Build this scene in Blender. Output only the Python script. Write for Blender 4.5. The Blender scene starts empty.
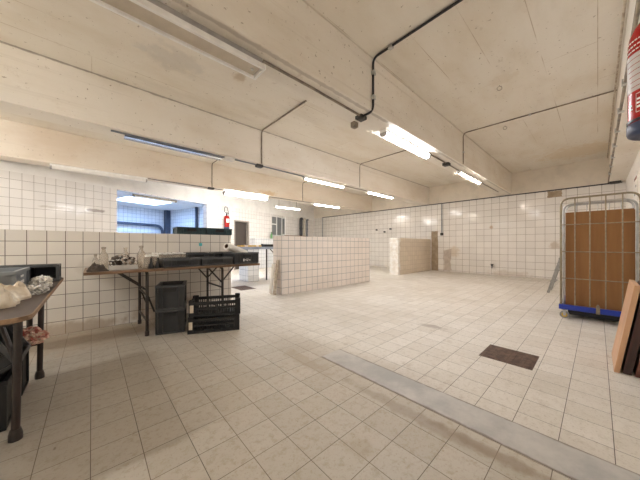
import bpy, bmesh, math, random
from mathutils import Vector, Matrix, noise
random.seed(7)
S = bpy.context.scene
COL = S.collection
PI = math.pi

# ------------------------------------------------------------------ mesh helpers
def NB(): return bmesh.new()

def box(bm, x0, x1, y0, y1, z0, z1, M=None):
    vs = [bm.verts.new(Vector((x, y, z)) if M is None else M @ Vector((x, y, z)))
          for x in (x0, x1) for y in (y0, y1) for z in (z0, z1)]
    for f in ((0,1,3,2), (4,6,7,5), (0,4,5,1), (2,3,7,6), (0,2,6,4), (1,5,7,3)):
        bm.faces.new([vs[i] for i in f])
    return bm

def rings(bm, rs, closed=False, cap=True):
    n = len(rs[0])
    for a, b in zip(rs, rs[1:]):
        for i in range(n):
            bm.faces.new((a[i], a[(i+1) % n], b[(i+1) % n], b[i]))
    if cap and n > 2:
        bm.faces.new(list(reversed(rs[0]))); bm.faces.new(rs[-1])

def tube(bm, pts, r, seg=8, sq=False):
    pts = [Vector(p) for p in pts]
    t0 = (pts[1]-pts[0]).normalized()
    ref = Vector((0,0,1)) if abs(t0.z) < .9 else Vector((1,0,0))
    n = t0.cross(ref).normalized()
    rs = []
    for i, p in enumerate(pts):
        if i == 0: t = t0; sc = 1
        elif i == len(pts)-1: t = (pts[i]-pts[i-1]).normalized(); sc = 1
        else:
            a = (pts[i]-pts[i-1]).normalized(); b = (pts[i+1]-pts[i]).normalized()
            t = (a+b).normalized(); sc = 1
        n = (n - t*n.dot(t)).normalized(); b2 = t.cross(n)
        rr = r[i] if isinstance(r, (list, tuple)) else r
        ring = []
        for k in range(seg):
            a = 2*PI*(k+.5)/seg
            ring.append(bm.verts.new(p + (n*math.cos(a)+b2*math.sin(a))*rr))
        rs.append(ring)
    rings(bm, rs)
    return bm

def bend(pts, rad, n=5):
    """round the corners of a polyline"""
    pts = [Vector(p) for p in pts]; out = [pts[0]]
    for i in range(1, len(pts)-1):
        p = pts[i]; a = (pts[i-1]-p); b = (pts[i+1]-p)
        ra = min(rad, a.length*.49, b.length*.49)
        A = p + a.normalized()*ra; B = p + b.normalized()*ra
        for k in range(n+1):
            t = k/n
            out.append(A*(1-t)**2 + p*2*t*(1-t) + B*t*t)
    out.append(pts[-1]); return out

def lathe(bm, prof, seg=16, M=None, capb=True, capt=True):
    rs = []
    for r, z in prof:
        ring = []
        for k in range(seg):
            a = 2*PI*k/seg
            v = Vector((r*math.cos(a), r*math.sin(a), z))
            ring.append(bm.verts.new(v if M is None else M @ v))
        rs.append(ring)
    rings(bm, rs, cap=False)
    if capb: bm.faces.new(list(reversed(rs[0])))
    if capt: bm.faces.new(rs[-1])
    return bm

def prism(bm, poly, z0, z1, M=None):
    f = lambda p, z: (Vector((p[0], p[1], z)) if M is None else M @ Vector((p[0], p[1], z)))
    a = [bm.verts.new(f(p, z0)) for p in poly]; b = [bm.verts.new(f(p, z1)) for p in poly]
    rings(bm, [a, b]); return bm

def align(p0, p1):
    p0, p1 = Vector(p0), Vector(p1)
    return Matrix.Translation(p0) @ (p1-p0).to_track_quat('Z', 'Y').to_matrix().to_4x4()

def crumple(bm, sx, sy, sz, amp=.25, freq=3.0, seed=0, sub=4, floor=True):
    g = bmesh.ops.create_icosphere(bm, subdivisions=sub, radius=1)
    off = Vector((seed*7.3, seed*3.1, seed*1.7))
    for v in g['verts']:
        d = v.co.normalized()
        n = noise.noise(d*freq+off)*amp + noise.noise(d*freq*2.7+off)*amp*.5 + abs(noise.noise(d*freq*5+off))*amp*.35
        p = d*(1+n)
        z = p.z
        if floor and z < -.55: z = -.55 - (z+.55)*.02
        v.co = Vector((p.x*sx, p.y*sy, (z+(.55 if floor else 0))*sz))
    zm = min(v.co.z for v in g['verts'])
    if floor:
        for v in g['verts']: v.co.z -= zm
    return bm

def sheet(bm, sx, sy, h, seed=0, n=36, edge=.3):
    """crumpled closed sheet lying on z=0"""
    off = Vector((seed*5.1, seed*2.3, 0)); top = []; bot = []
    for i in range(n+1):
        tr = []; br = []
        for j in range(n+1):
            u = i/n*2-1; v = j/n*2-1
            w = 1 + .35*noise.noise(Vector((u*1.6, v*1.6, seed*3.3)))
            x = u*sx*w; y = v*sy*w
            e = max(0, 1-max(abs(u), abs(v))**4)
            q = Vector((u*2.2, v*2.2, 0))+off
            z = h*(.15 + e*(.55+.9*noise.noise(q)+.55*abs(noise.noise(q*2.6))+.3*noise.noise(q*6)))
            z = max(z, .004)
            tr.append(bm.verts.new((x, y, z))); br.append(bm.verts.new((x, y, 0)))
        top.append(tr); bot.append(br)
    for i in range(n):
        for j in range(n):
            bm.faces.new((top[i][j], top[i+1][j], top[i+1][j+1], top[i][j+1]))
            bm.faces.new((bot[i][j], bot[i][j+1], bot[i+1][j+1], bot[i+1][j]))
    for i in range(n):
        bm.faces.new((top[i][0], bot[i][0], bot[i+1][0], top[i+1][0]))
        bm.faces.new((top[i][n], top[i+1][n], bot[i+1][n], bot[i][n]))
        bm.faces.new((top[0][i], top[0][i+1], bot[0][i+1], bot[0][i]))
        bm.faces.new((top[n][i], bot[n][i], bot[n][i+1], top[n][i+1]))
    return bm

def ob(name, bm, mat, parent=None, smooth=False, bevel=0, label=None, loc=None, rot=None):
    bmesh.ops.recalc_face_normals(bm, faces=bm.faces)
    me = bpy.data.meshes.new(name); bm.to_mesh(me); bm.free()
    me.materials.append(mat)
    if smooth:
        for p in me.polygons: p.use_smooth = True
        me.set_sharp_from_angle(angle=math.radians(40))
    o = bpy.data.objects.new(name, me); COL.objects.link(o)
    if parent: o.parent = parent
    if loc: o.location = loc
    if rot: o.rotation_euler = rot
    if bevel:
        b = o.modifiers.new('bevel', 'BEVEL'); b.width = bevel; b.segments = 2; b.limit_method = 'ANGLE'
    if label: o['label'] = label
    return o

def tag(o, label, cat, group=None, kind=None):
    o['label'] = label; o['category'] = cat
    if group: o['group'] = group
    if kind: o['kind'] = kind
    return o

def thing(name, label, cat, loc=(0,0,0), rz=0, group=None, rot=None, kind=None):
    o = bpy.data.objects.new(name, None); COL.objects.link(o)
    o.empty_display_size = .1
    o.location = loc; o.rotation_euler = rot if rot else (0, 0, rz)
    return tag(o, label, cat, group, kind)

def dup(root, loc, rz, label, group=None, rot=None):
    def cp(o, par):
        c = o.copy(); COL.objects.link(c)
        if par: c.parent = par
        for ch in list(o.children): cp(ch, c)
        return c
    r = cp(root, None)
    r.location = loc; r.rotation_euler = rot if rot else (0, 0, rz)
    r['label'] = label
    if group: r['group'] = group
    return r

# ------------------------------------------------------------------ material helpers
class N:
    def __init__(s, name):
        s.m = bpy.data.materials.new(name); s.m.use_nodes = True
        s.t = s.m.node_tree; s.b = s.t.nodes['Principled BSDF']
    def n(s, typ, **kw):
        x = s.t.nodes.new(typ)
        for k, v in kw.items():
            if k.startswith('i_'): x.inputs[int(k[2:])].default_value = v
            else: setattr(x, k, v)
        return x
    def l(s, a, b): s.t.links.new(a, b)
    def math(s, op, a, b=None, c=None):
        x = s.n('ShaderNodeMath', operation=op)
        for i, v in enumerate((a, b, c)):
            if v is None: continue
            if hasattr(v, 'is_output'): s.l(v, x.inputs[i])
            else: x.inputs[i].default_value = v
        return x.outputs[0]
    def mix(s, fac, a, b, blend='MIX'):
        x = s.n('ShaderNodeMix', data_type='RGBA', blend_type=blend)
        for sock, v in ((x.inputs[0], fac), (x.inputs[6], a), (x.inputs[7], b)):
            if hasattr(v, 'is_output'): s.l(v, sock)
            elif isinstance(v, (tuple, list)): sock.default_value = (*v[:3], 1)
            else: sock.default_value = v
        return x.outputs[2]
    def ramp(s, fac, p0, p1):
        x = s.n('ShaderNodeMapRange', interpolation_type='SMOOTHSTEP')
        s.l(fac, x.inputs[0]); x.inputs[1].default_value = p0; x.inputs[2].default_value = p1
        return x.outputs[0]
    def noise(s, scale, vec=None, detail=4, rough=.55):
        x = s.n('ShaderNodeTexNoise'); x.inputs['Scale'].default_value = scale
        x.inputs['Detail'].default_value = detail; x.inputs['Roughness'].default_value = rough
        if vec is not None: s.l(vec, x.inputs['Vector'])
        return x.outputs['Fac']
    def bump(s, h, strength=.3, dist=.01):
        x = s.n('ShaderNodeBump'); x.inputs['Strength'].default_value = strength; x.inputs['Distance'].default_value = dist
        s.l(h, x.inputs['Height']); s.l(x.outputs[0], s.b.inputs['Normal'])
    def col(s, c):
        if hasattr(c, 'is_output'): s.l(c, s.b.inputs['Base Color'])
        else: s.b.inputs['Base Color'].default_value = (*c, 1)
    def obj(s): return s.n('ShaderNodeTexCoord').outputs['Object']

def lin(r, g, b):
    f = lambda c: (c/255/12.92 if c/255 <= .04045 else ((c/255+.055)/1.055)**2.4)
    return (f(r), f(g), f(b))

def plain(name, c, rough=.5, metal=0, var=.12, scale=12, c2=None, bump=0, bscale=60):
    m = N(name); v = m.obj()
    nz = m.ramp(m.noise(scale, v), .3, .7)
    d = c2 if c2 else tuple(x*(1-var*2) for x in c)
    m.col(m.mix(nz, c, d))
    m.b.inputs['Roughness'].default_value = rough; m.b.inputs['Metallic'].default_value = metal
    if bump: m.bump(m.noise(bscale, v), bump, .004)
    return m.m

def emis(name, c, strength):
    m = N(name); m.col((.8, .8, .8))
    v = m.obj(); nz = m.ramp(m.noise(3, v), .2, .8)
    m.l(m.mix(nz, c, tuple(x*.93 for x in c)), m.b.inputs['Emission Color'])
    m.b.inputs['Emission Strength'].default_value = strength
    return m.m

def glass(name, c=(.95, .97, .95), rough=.04):
    m = N(name); v = m.obj()
    m.col(m.mix(m.ramp(m.noise(20, v), .4, .7), c, tuple(x*.85 for x in c)))
    m.b.inputs['Transmission Weight'].default_value = .92
    m.b.inputs['Roughness'].default_value = rough; m.b.inputs['IOR'].default_value = 1.3
    return m.m

def spots(m, color, lst):
    """marks with a place of their own: (x, y, z, radius, colour, strength)"""
    pos = m.obj()
    for (x, y, z, r, c, k, st) in lst:
        mp = m.n('ShaderNodeVectorMath', operation='SUBTRACT'); m.l(pos, mp.inputs[0]); mp.inputs[1].default_value = (x, y, z)
        sc = m.n('ShaderNodeVectorMath', operation='MULTIPLY'); m.l(mp.outputs[0], sc.inputs[0]); sc.inputs[1].default_value = st
        ln = m.n('ShaderNodeVectorMath', operation='LENGTH'); m.l(sc.outputs[0], ln.inputs[0])
        nz = m.noise(9, pos, 5)
        d = m.math('ADD', ln.outputs['Value'], m.math('MULTIPLY', m.math('SUBTRACT', nz, .5), r*1.6))
        f = m.math('MULTIPLY', m.math('SUBTRACT', 1.0, m.ramp(d, r*.4, r)), k)
        color = m.mix(f, color, c)
    return color

def tile_uv(m, pu, pv):
    tc = m.n('ShaderNodeTexCoord')
    sp = m.n('ShaderNodeSeparateXYZ'); m.l(tc.outputs['Object'], sp.inputs[0])
    sn = m.n('ShaderNodeSeparateXYZ'); m.l(tc.outputs['Normal'], sn.inputs[0])
    ax = m.math('GREATER_THAN', m.math('ABSOLUTE', sn.outputs[0]), .5)
    az = m.math('GREATER_THAN', m.math('ABSOLUTE', sn.outputs[2]), .5)
    lerp = lambda a, b, t: m.math('ADD', a, m.math('MULTIPLY', m.math('SUBTRACT', b, a), t))
    u = lerp(sp.outputs[0], sp.outputs[1], ax); v = lerp(sp.outputs[2], sp.outputs[1], az)
    cb = m.n('ShaderNodeCombineXYZ')
    m.l(m.math('ADD', u, pu), cb.inputs[0]); m.l(m.math('ADD', v, pv), cb.inputs[1])
    return cb.outputs[0], sp, tc.outputs['Object'], az

def brick(m, vec, w, h, mortar, c1, c2, cm, smooth=.1, offset=0):
    b = m.n('ShaderNodeTexBrick'); b.offset = offset; b.squash = 1
    m.l(vec, b.inputs['Vector'])
    b.inputs['Color1'].default_value = (*c1, 1); b.inputs['Color2'].default_value = (*c2, 1); b.inputs['Mortar'].default_value = (*cm, 1)
    b.inputs['Scale'].default_value = 1; b.inputs['Mortar Size'].default_value = mortar
    b.inputs['Mortar Smooth'].default_value = smooth; b.inputs['Bias'].default_value = 0
    b.inputs['Brick Width'].default_value = w; b.inputs['Row Height'].default_value = h
    return b

def tiles(name, w, h, pu, pv, c, grout, mortar, rough=.12, top=None, paint=None, dirt=.25, dirtc=(.35,.25,.15), marks=(), topc=None):
    m = N(name)
    vec, sp, pos, az = tile_uv(m, pu, pv)
    c2 = tuple(x*.93 for x in c)
    b = brick(m, vec, w, h, mortar, c, c2, grout)
    nz = m.ramp(m.noise(1.3, pos, 6, .62), .52, .8)
    col = m.mix(m.math('MULTIPLY', nz, dirt), b.outputs['Color'], dirtc)
    fine = m.ramp(m.noise(26, pos, 3), .66, .78)
    col = m.mix(m.math('MULTIPLY', fine, dirt*.5), col, dirtc)
    if topc: col = m.mix(az, col, topc)
    if marks: col = spots(m, col, marks)
    hgt = m.math('SUBTRACT', 1.0, b.outputs['Fac'])
    ro = m.math('ADD', m.math('MULTIPLY', b.outputs['Fac'], .5), rough)
    if top:
        up = m.math('GREATER_THAN', sp.outputs[2], top)
        pn = m.mix(m.ramp(m.noise(2.2, pos, 6, .65), .4, .75), paint, tuple(x*.85 for x in paint))
        col = m.mix(up, col, pn)
        ro = m.math('MAXIMUM', ro, m.math('MULTIPLY', up, .8))
        hgt = m.math('MAXIMUM', hgt, up)
    m.col(col); m.l(ro, m.b.inputs['Roughness'])
    wob = m.math('ADD', m.math('MULTIPLY', hgt, .6), m.math('MULTIPLY', m.noise(7, pos, 1), .25))
    m.bump(wob, .35, .004)
    return m.m

def plaster(name, c, c2, seams=None, marks=(), amt=.6, sp0=.42, sp1=.72):
    m = N(name); pos = m.obj()
    st = m.n('ShaderNodeMapping'); st.inputs['Scale'].default_value = (.55, 1.2, 1.2); m.l(pos, st.inputs[0])
    nz = m.ramp(m.noise(1.5, st.outputs[0], 7, .62), sp0, sp1)
    col = m.mix(m.math('MULTIPLY', nz, amt), c, c2)
    sm = m.ramp(m.noise(26, pos, 2), .69, .74)
    col = m.mix(m.math('MULTIPLY', sm, .6), col, (.22, .15, .09))
    h = m.noise(8, pos, 6, .6)
    if seams:
        b = brick(m, pos, seams[0], seams[1], .004, (1,1,1), (1,1,1), (0,0,0), .4, .37)
        br = m.math('MULTIPLY', b.outputs['Fac'], m.ramp(m.noise(1.1, pos), .45, .62))
        col = m.mix(m.math('MULTIPLY', br, .75), col, (.4, .3, .2))
        h = m.math('ADD', h, m.math('MULTIPLY', br, 1.2))
    sk = m.n('ShaderNodeMapping'); sk.inputs['Scale'].default_value = (.35, 1.5, 14); m.l(pos, sk.inputs[0])
    stv = m.ramp(m.noise(1, sk.outputs[0], 5, .65), .55, .75)
    col = m.mix(m.math('MULTIPLY', stv, .28), col, tuple(x*.72 for x in c2))
    dk = m.ramp(m.noise(5.5, pos, 8, .8), .58, .74)
    col = m.mix(m.math('MULTIPLY', dk, .45), col, (.34, .25, .16))
    if marks: col = spots(m, col, marks)
    m.col(col); m.b.inputs['Roughness'].default_value = .85
    m.bump(h, .35, .012)
    return m.m

def wood(name, c, c2, axis=0, rough=.5, scale=14):
    m = N(name); v = m.obj()
    mp = m.n('ShaderNodeMapping'); m.l(v, mp.inputs[0])
    s = [scale*2.2]*3; s[axis] = scale*.15; mp.inputs['Scale'].default_value = s
    nz = m.ramp(m.noise(1, mp.outputs[0], 5, .6), .3, .72)
    m.col(m.mix(nz, c, c2)); m.b.inputs['Roughness'].default_value = rough
    m.bump(nz, .12, .003)
    return m.m
# ------------------------------------------------------------------ materials
CREAM = (.80, .755, .675); CREAM2 = (.66, .575, .45)
M_ceil = plaster('ceiling_plaster', CREAM, CREAM2, (2.6, .46), [
    (0, 4.53, 3.3, .022, (.2,.16,.12), .5, (0,1,1)), (0, 1.86, 3.3, .016, (.35,.28,.2), .25, (0,1,1)),
    (.05, 2.55, 3.3, .16, (.24,.14,.07), .8, (1, 2.2, 0)),
    (.75, 3.55, 3.3, .35, (.5,.48,.44), .4, (.8, 1.2, 0)),
    (1.5, 3.3, 3.3, .12, (.42,.30,.18), .6, (1, 1, 0)),
    (4.2, .9, 3.3, .2, (.6,.5,.36), .3, (1, 1, 0)),
    (8.9, .3, 3.3, .8, (.66,.52,.34), .5, (1, .8, 0))], .5)
CRK = [(0, 4.53, 3.3, .022, (.2,.16,.12), .5, (0,1,1)), (0, 1.86, 3.3, .016, (.35,.28,.2), .25, (0,1,1)), (1.6, 1.9, 2.65, .03, (.2,.16,.12), .4, (0,1,1))]
M_beam = plaster('beam_plaster', (.82, .775, .70), (.68, .60, .49), None, CRK, .55)
M_beam_far = plaster('beam_plaster_far', (.80, .73, .64), (.66, .55, .43), None, [(4.3, 7.3, 2.72, .3, (.66,.48,.26), .7, (.7, 0, 3))], .6)
M_white_paint = plaster('white_wall_paint', (.84, .81, .77), (.74, .68, .6), None, (), .6)
PAINT = (.80, .74, .65)
M_wall_back = tiles('white_wall_tile_back', .225, .214, .071, -.043, (.86,.83,.79), (.30,.25,.21), .0042, top=2.6, paint=PAINT, dirt=.10,
    marks=[(10, .85, .98, .14, (.5,.4,.3), .6, (0,1,1)), (10, 2.42, 1.6, .07, (.5,.35,.22), .7, (0,1,1)), (10, 3.6, .75, .25, (.62,.5,.36), .5, (0,1,1)),
           (10, 1.9, .05, .5, (.5,.4,.3), .4, (0,.7,3))])
M_wall_left = tiles('white_wall_tile_left', .1646, .183, .148, -.12, (.85,.83,.81), (.34,.31,.29), .0036, top=2.47, paint=(.86,.85,.83), dirt=.10,
    marks=[(-.45, 0, 1.85, .11, (.25,.22,.2), .75, (.45, 0, 2.2)), (-1.1, 0, 1.83, .1, (.4,.36,.3), .5, (.3,0,2.5))])
M_inner = tiles('annex_wall_tile', .155, .155, 0, 0, (.80,.82,.84), (.26,.29,.34), .0045, dirt=.05)
M_half = tiles('half_wall_tile', .1438, .1486, .0748, 0, (.79,.75,.69), (.13,.105,.085), .0031, dirt=.22, dirtc=(.42,.31,.2), topc=(.7,.66,.6),
    marks=[(-.2, 4.03, .02, .3, (.35,.24,.14), .55, (.5,0,2.2)), (.8, 4.03, .12, .3, (.4,.28,.17), .5, (.5,0,1.6)), (.0, 4.03, .75, .16, (.6,.55,.48), .5, (1,0,1))])
M_island = tiles('low_wall_tile', .16, .16, .06, .026, (.85,.78,.72), (.25,.26,.27), .0042, dirt=.12, topc=(.74,.66,.58))
M_stub = tiles('shaded_short_wall_tile', .16, .16, .1, .02, (.80,.70,.57), (.44,.35,.26), .003, dirt=.3, topc=(.7,.6,.48))  # beige tone carries this wall's shade in the tile colour
M_mortar = plain('bare_mortar', (.33,.25,.17), .95, c2=(.46,.37,.27), scale=7, bump=.6, bscale=30)
M_mortar_p = plain('grey_plaster_patch', (.50,.43,.37), .95, c2=(.62,.55,.48), scale=7, bump=.6, bscale=25)
M_mortar_w = plain('chipped_plaster', (.88,.87,.85), .95, c2=(.74,.69,.62), scale=9, bump=.6, bscale=25)

def floor_mat():
    m = N('floor_tile'); pos = m.obj()
    sp = m.n('ShaderNodeSeparateXYZ'); m.l(pos, sp.inputs[0])
    mp = m.n('ShaderNodeMapping'); mp.inputs['Location'].default_value = (.004, .055, 0); m.l(pos, mp.inputs[0])
    b = brick(m, mp.outputs[0], .19, .19, .0017, (1,1,1), (.90,.89,.87), (.1,.1,.1), .2)
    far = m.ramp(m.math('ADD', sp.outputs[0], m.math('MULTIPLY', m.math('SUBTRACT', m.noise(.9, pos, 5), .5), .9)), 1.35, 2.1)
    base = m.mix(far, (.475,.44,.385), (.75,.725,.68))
    warm = m.ramp(m.noise(.7, pos, 6, .6), .4, .7)
    base = m.mix(m.math('MULTIPLY', warm, .4), base, (.54,.485,.40))
    base = m.mix(1.0, base, b.outputs['Color'], 'MULTIPLY')
    speck = m.ramp(m.noise(70, pos, 3, .7), .56, .68)
    base = m.mix(m.math('MULTIPLY', speck, .42), base, (.27,.2,.14))
    mott = m.ramp(m.noise(22, pos, 6, .75), .48, .66)
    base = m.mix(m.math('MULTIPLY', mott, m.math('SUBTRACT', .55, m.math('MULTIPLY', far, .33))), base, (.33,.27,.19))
    blotch = m.ramp(m.noise(6, pos, 6, .7), .56, .74)
    base = m.mix(m.math('MULTIPLY', blotch, .36), base, (.34,.26,.18))
    sv = m.n('ShaderNodeMapping'); sv.inputs['Scale'].default_value = (2.2, 9, 1); sv.inputs['Rotation'].default_value = (0,0,.5); m.l(pos, sv.inputs[0])
    smear = m.ramp(m.noise(1, sv.outputs[0], 5, .7), .6, .74)
    base = m.mix(m.math('MULTIPLY', smear, .3), base, (.36,.28,.2))
    chip = m.ramp(m.noise(17, pos, 2), .735, .755)
    base = m.mix(m.math('MULTIPLY', chip, .55), base, (.14,.1,.07))
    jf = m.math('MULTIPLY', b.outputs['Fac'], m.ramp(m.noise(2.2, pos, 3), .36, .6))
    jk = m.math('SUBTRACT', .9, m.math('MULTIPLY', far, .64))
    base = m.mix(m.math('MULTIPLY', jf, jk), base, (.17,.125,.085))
    base = spots(m, base, [(1.40, .75, 0, .06, (.26,.2,.14), .45, (1, .09, 0)), (1.43, .3, 0, .05, (.24,.18,.12), .6, (1,.12,0)), (1.0, .8, 0, .09, (.3,.23,.14), .3, (1,1,0)),
        (3.1, 1.35, 0, .09, (.25,.2,.16), .6, (1,.5,0)), (1.36, 1.7, 0, .10, (.35,.28,.2), .6, (1, .25, 0)), (-.3, 3.7, 0, .6, (.42,.32,.22), .4, (.4,1,0)),
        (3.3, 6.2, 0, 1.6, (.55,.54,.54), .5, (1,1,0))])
    m.col(base)
    m.l(m.math('ADD', .34, m.math('MULTIPLY', m.noise(5, pos, 5, .7), .4)), m.b.inputs['Roughness'])
    h = m.math('ADD', m.math('SUBTRACT', 1.0, b.outputs['Fac']), m.math('MULTIPLY', m.noise(45, pos, 3), .3))
    m.bump(h, .35, .003)
    return m.m
M_floor = floor_mat()

M_lamp_tan = plain('shaded_tan_lamp_cover', (.60,.53,.43), .35, var=.05)  # tan puts the shade between the rails into the cover colour
M_white_lamp = plain('lamp_white_enamel', (.90,.89,.87), .4, var=.06)
M_frost = plain('frosted_lamp_cover', (.86,.84,.80), .25, var=.04)
M_lamp_grey = plain('lamp_grey_plastic', (.45,.43,.42), .5)
M_on_cold = emis('lit_diffuser_cold', (.95,.96,1.0), 17)
M_fill_low = emis('added_fill_low', (1.0,.97,.93), 12)  # glow of the added bay lamp out of view
M_fill_back = emis('added_fill_back', (1.0,.97,.92), 30)  # glow of the two added lamps behind the camera
M_on_pink = emis('lit_diffuser_pink', (1.0,.86,.76), 24)
M_on_warm = emis('lit_diffuser_warm', (1.0,.90,.78), 26)
M_on_white = emis('lit_diffuser_white', (1.0,.97,.93), 23)
M_sky = emis('skylight_pane', (.34,.55,1.0), 8)
M_conduit = plain('old_conduit', (.16,.13,.11), .6, c2=(.34,.28,.21), scale=9)
M_conduit_l = plain('painted_conduit', (.60,.52,.41), .7, c2=(.34,.27,.2), scale=14)
M_conduit_k = plain('black_conduit', (.03,.03,.035), .4)
M_grey_pvc = plain('grey_plastic_pipe', (.22,.24,.27), .5)
M_jbox = plain('junction_box_plastic', (.06,.055,.05), .5)
M_jbox_w = plain('white_box_plastic', (.8,.78,.74), .5)
M_black = plain('black_plastic', (.013,.0135,.015), .48, var=.2, bump=.05)
M_crate = plain('anthracite_crate_plastic', (.024,.026,.030), .42, c2=(.038,.040,.044), scale=6)
M_crate_rim = plain('crate_rim_highlight_plastic', (.060,.064,.070), .38, c2=(.085,.088,.092), scale=9)  # rims coloured lighter to stand in for edge highlights
M_crate_g = plain('grey_crate_plastic', (.20,.225,.25), .45, c2=(.26,.28,.295), scale=5)
M_crate_t = plain('dark_green_crate_plastic', (.012,.036,.042), .4, c2=(.02,.055,.062), scale=8)
M_steel_k = plain('black_painted_steel', (.022,.02,.02), .42, c2=(.05,.035,.03), scale=20)
M_steel_br = plain('brown_painted_steel', (.018,.012,.011), .4, c2=(.034,.021,.018), scale=14)
M_zinc = plain('zinc_plated_wire', (.32,.27,.185), .4, .5, c2=(.24,.20,.135), scale=25)
M_zinc_c = plain('bright_zinc_tube', (.55,.55,.55), .3, .8)
M_alu = plain('aluminium', (.62,.62,.6), .35, .7)
M_alu_d = plain('dull_aluminium', (.36,.35,.33), .5, .3)
M_blue = plain('blue_painted_steel', (.01,.04,.36), .38, c2=(.012,.03,.26), scale=8)
M_yellow = plain('yellow_hub_plastic', (.75,.5,.05), .5)
M_rubber = plain('grey_rubber_tyre', (.3,.29,.28), .7)
M_ply = wood('brown_fibreboard_sheet', (.32,.155,.052), (.26,.12,.04), 2, .75, 5)
M_ply2 = wood('dark_fibreboard_sheet', (.30,.135,.045), (.25,.11,.035), 2, .75, 5)
M_tabletop = wood('worn_brown_table_top', (.050,.034,.026), (.085,.056,.04), 1, .6, 8)
M_edge = wood('raw_table_edge', (.34,.22,.13), (.14,.08,.045), 1, .7, 14)
M_tabletop2 = wood('worn_table_board', (.17,.115,.08), (.25,.175,.12), 0, .5, 8)
M_edge2 = wood('chipped_table_edge', (.26,.15,.085), (.12,.07,.04), 0, .7, 14)
M_board_l = wood('light_oak_board', (.60,.36,.21), (.49,.275,.15), 2, .45, 10)
M_board_d = wood('dark_stained_board', (.07,.022,.014), (.025,.012,.01), 2, .4, 10)
M_board_r = wood('red_brown_board', (.17,.06,.035), (.1,.03,.02), 2, .4, 10)
M_board_k = wood('black_board', (.018,.012,.011), (.03,.02,.015), 2, .4, 10)
M_glass = glass('clear_glass'); M_glass_g = glass('green_glass', (.35,.75,.35)); M_glass_b = glass('dusty_glass', (.90,.84,.76), .14)
M_glass_b.node_tree.nodes['Principled BSDF'].inputs['Transmission Weight'].default_value = .75
M_mess = N('dark_and_white_clutter'); _p = M_mess.obj(); _v = M_mess.n('ShaderNodeTexVoronoi'); M_mess.l(_p, _v.inputs['Vector']); _v.inputs['Scale'].default_value = 26
M_mess.col(M_mess.mix(M_mess.ramp(_v.outputs['Color'], .35, .6), (.035,.027,.022), M_mess.mix(M_mess.ramp(M_mess.noise(40, _p), .4, .6), (.85,.82,.78), (.35,.27,.2)))); M_mess.b.inputs['Roughness'].default_value = .25; M_mess.bump(M_mess.noise(35, _p), .6, .012); M_mess = M_mess.m
M_wrap = N('clear_plastic_wrap'); M_wrap.col((.90,.88,.84)); M_wrap.b.inputs['Transmission Weight'].default_value = .55
M_wrap.b.inputs['Roughness'].default_value = .22; M_wrap.bump(M_wrap.noise(30, M_wrap.obj()), .5, .01); M_wrap = M_wrap.m
M_bag = plain('cream_plastic_bag', (.60,.49,.35), .4, c2=(.80,.74,.64), scale=9, bump=.3, bscale=20)
M_bag_w = plain('white_plastic_bag', (.80,.78,.75), .3, c2=(.6,.57,.52), scale=18, bump=.4, bscale=40)
M_cloth_d = plain('dark_brown_cloth', (.10,.075,.058), .9, c2=(.05,.04,.035), scale=14, bump=.3)
M_paper = plain('white_paper', (.86,.82,.76), .7, var=.03)
M_card = plain('brown_card_core', (.16,.07,.035), .9)
M_red = plain('extinguisher_red', (.43,.013,.010), .25, var=.1)
M_redbag = plain('red_printed_net', (.42,.03,.03), .5, c2=(.75,.66,.52), scale=28, bump=.5)
M_label = plain('silver_label', (.62,.58,.56), .4, var=.05)
M_labelw = plain('white_label', (.85,.83,.8), .5, var=.03)
M_blk_blue = plain('dark_blue_plastic', (.05,.065,.13), .4)
M_door = plain('brown_door_paint', (.075,.058,.05), .5, var=.05)
M_jamb = plain('grey_door_frame', (.40,.36,.32), .6)
M_pane = N('window_pane'); M_pane.col(M_pane.mix(M_pane.noise(3, M_pane.obj()), (.16,.17,.17), (.26,.27,.27))); M_pane.b.inputs['Roughness'].default_value = .06; M_pane = M_pane.m
M_winfr = plain('white_window_paint', (.80,.79,.77), .5, var=.05)
M_cement = N('smooth_cement'); _p = M_cement.obj()
_s = M_cement.n('ShaderNodeSeparateXYZ'); M_cement.l(_p, _s.inputs[0])
_e = M_cement.math('ABSOLUTE', M_cement.math('SUBTRACT', _s.outputs[0], 1.6425))
_e = M_cement.ramp(M_cement.math('ADD', _e, M_cement.math('MULTIPLY', M_cement.noise(14, _p, 5), .03)), .118, .134)
M_cement.col(M_cement.mix(M_cement.math('MULTIPLY', _e, .75), M_cement.mix(M_cement.ramp(M_cement.noise(3.2, _p, 6, .65), .35, .7), (.37,.365,.36), (.53,.515,.49)), (.17,.13,.1))); M_cement.b.inputs['Roughness'].default_value = .5
M_cement.bump(M_cement.noise(14, _p, 5), .3, .005); M_cement = M_cement.m
M_plate = plain('rusty_iron_plate', (.085,.052,.040), .6, .4, c2=(.16,.10,.075), scale=18, bump=.4, bscale=120)
M_teal = plain('turquoise_sticker', (.08,.48,.52), .5)
M_blue_bag = N('blue_white_print'); _p = M_blue_bag.obj(); _w = M_blue_bag.n('ShaderNodeTexWave'); M_blue_bag.l(_p, _w.inputs['Vector']); _w.inputs['Scale'].default_value = 9; _w.inputs['Distortion'].default_value = 6
M_blue_bag.col(M_blue_bag.mix(M_blue_bag.ramp(_w.outputs['Fac'], .45, .55), (.02,.07,.4), (.75,.76,.8))); M_blue_bag = M_blue_bag.m
M_steel = plain('worktop_steel', (.30,.34,.42), .35, .5, var=.1)
M_ochre = plain('yellow_card', (.72,.46,.12), .7)
M_pipe_cream = plain('cream_pipe_paint', (.66,.60,.50), .5)
M_tray = plain('shiny_metal_tray', (.75,.76,.78), .22, .95, var=.05)
M_duct = plain('blue_grey_duct', (.06,.075,.11), .45)

# ------------------------------------------------------------------ setting
def struct(name, bm, mat, label, cat, **k):
    o = ob(name, bm, mat, **k); return tag(o, label, cat, None, 'structure')

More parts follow.
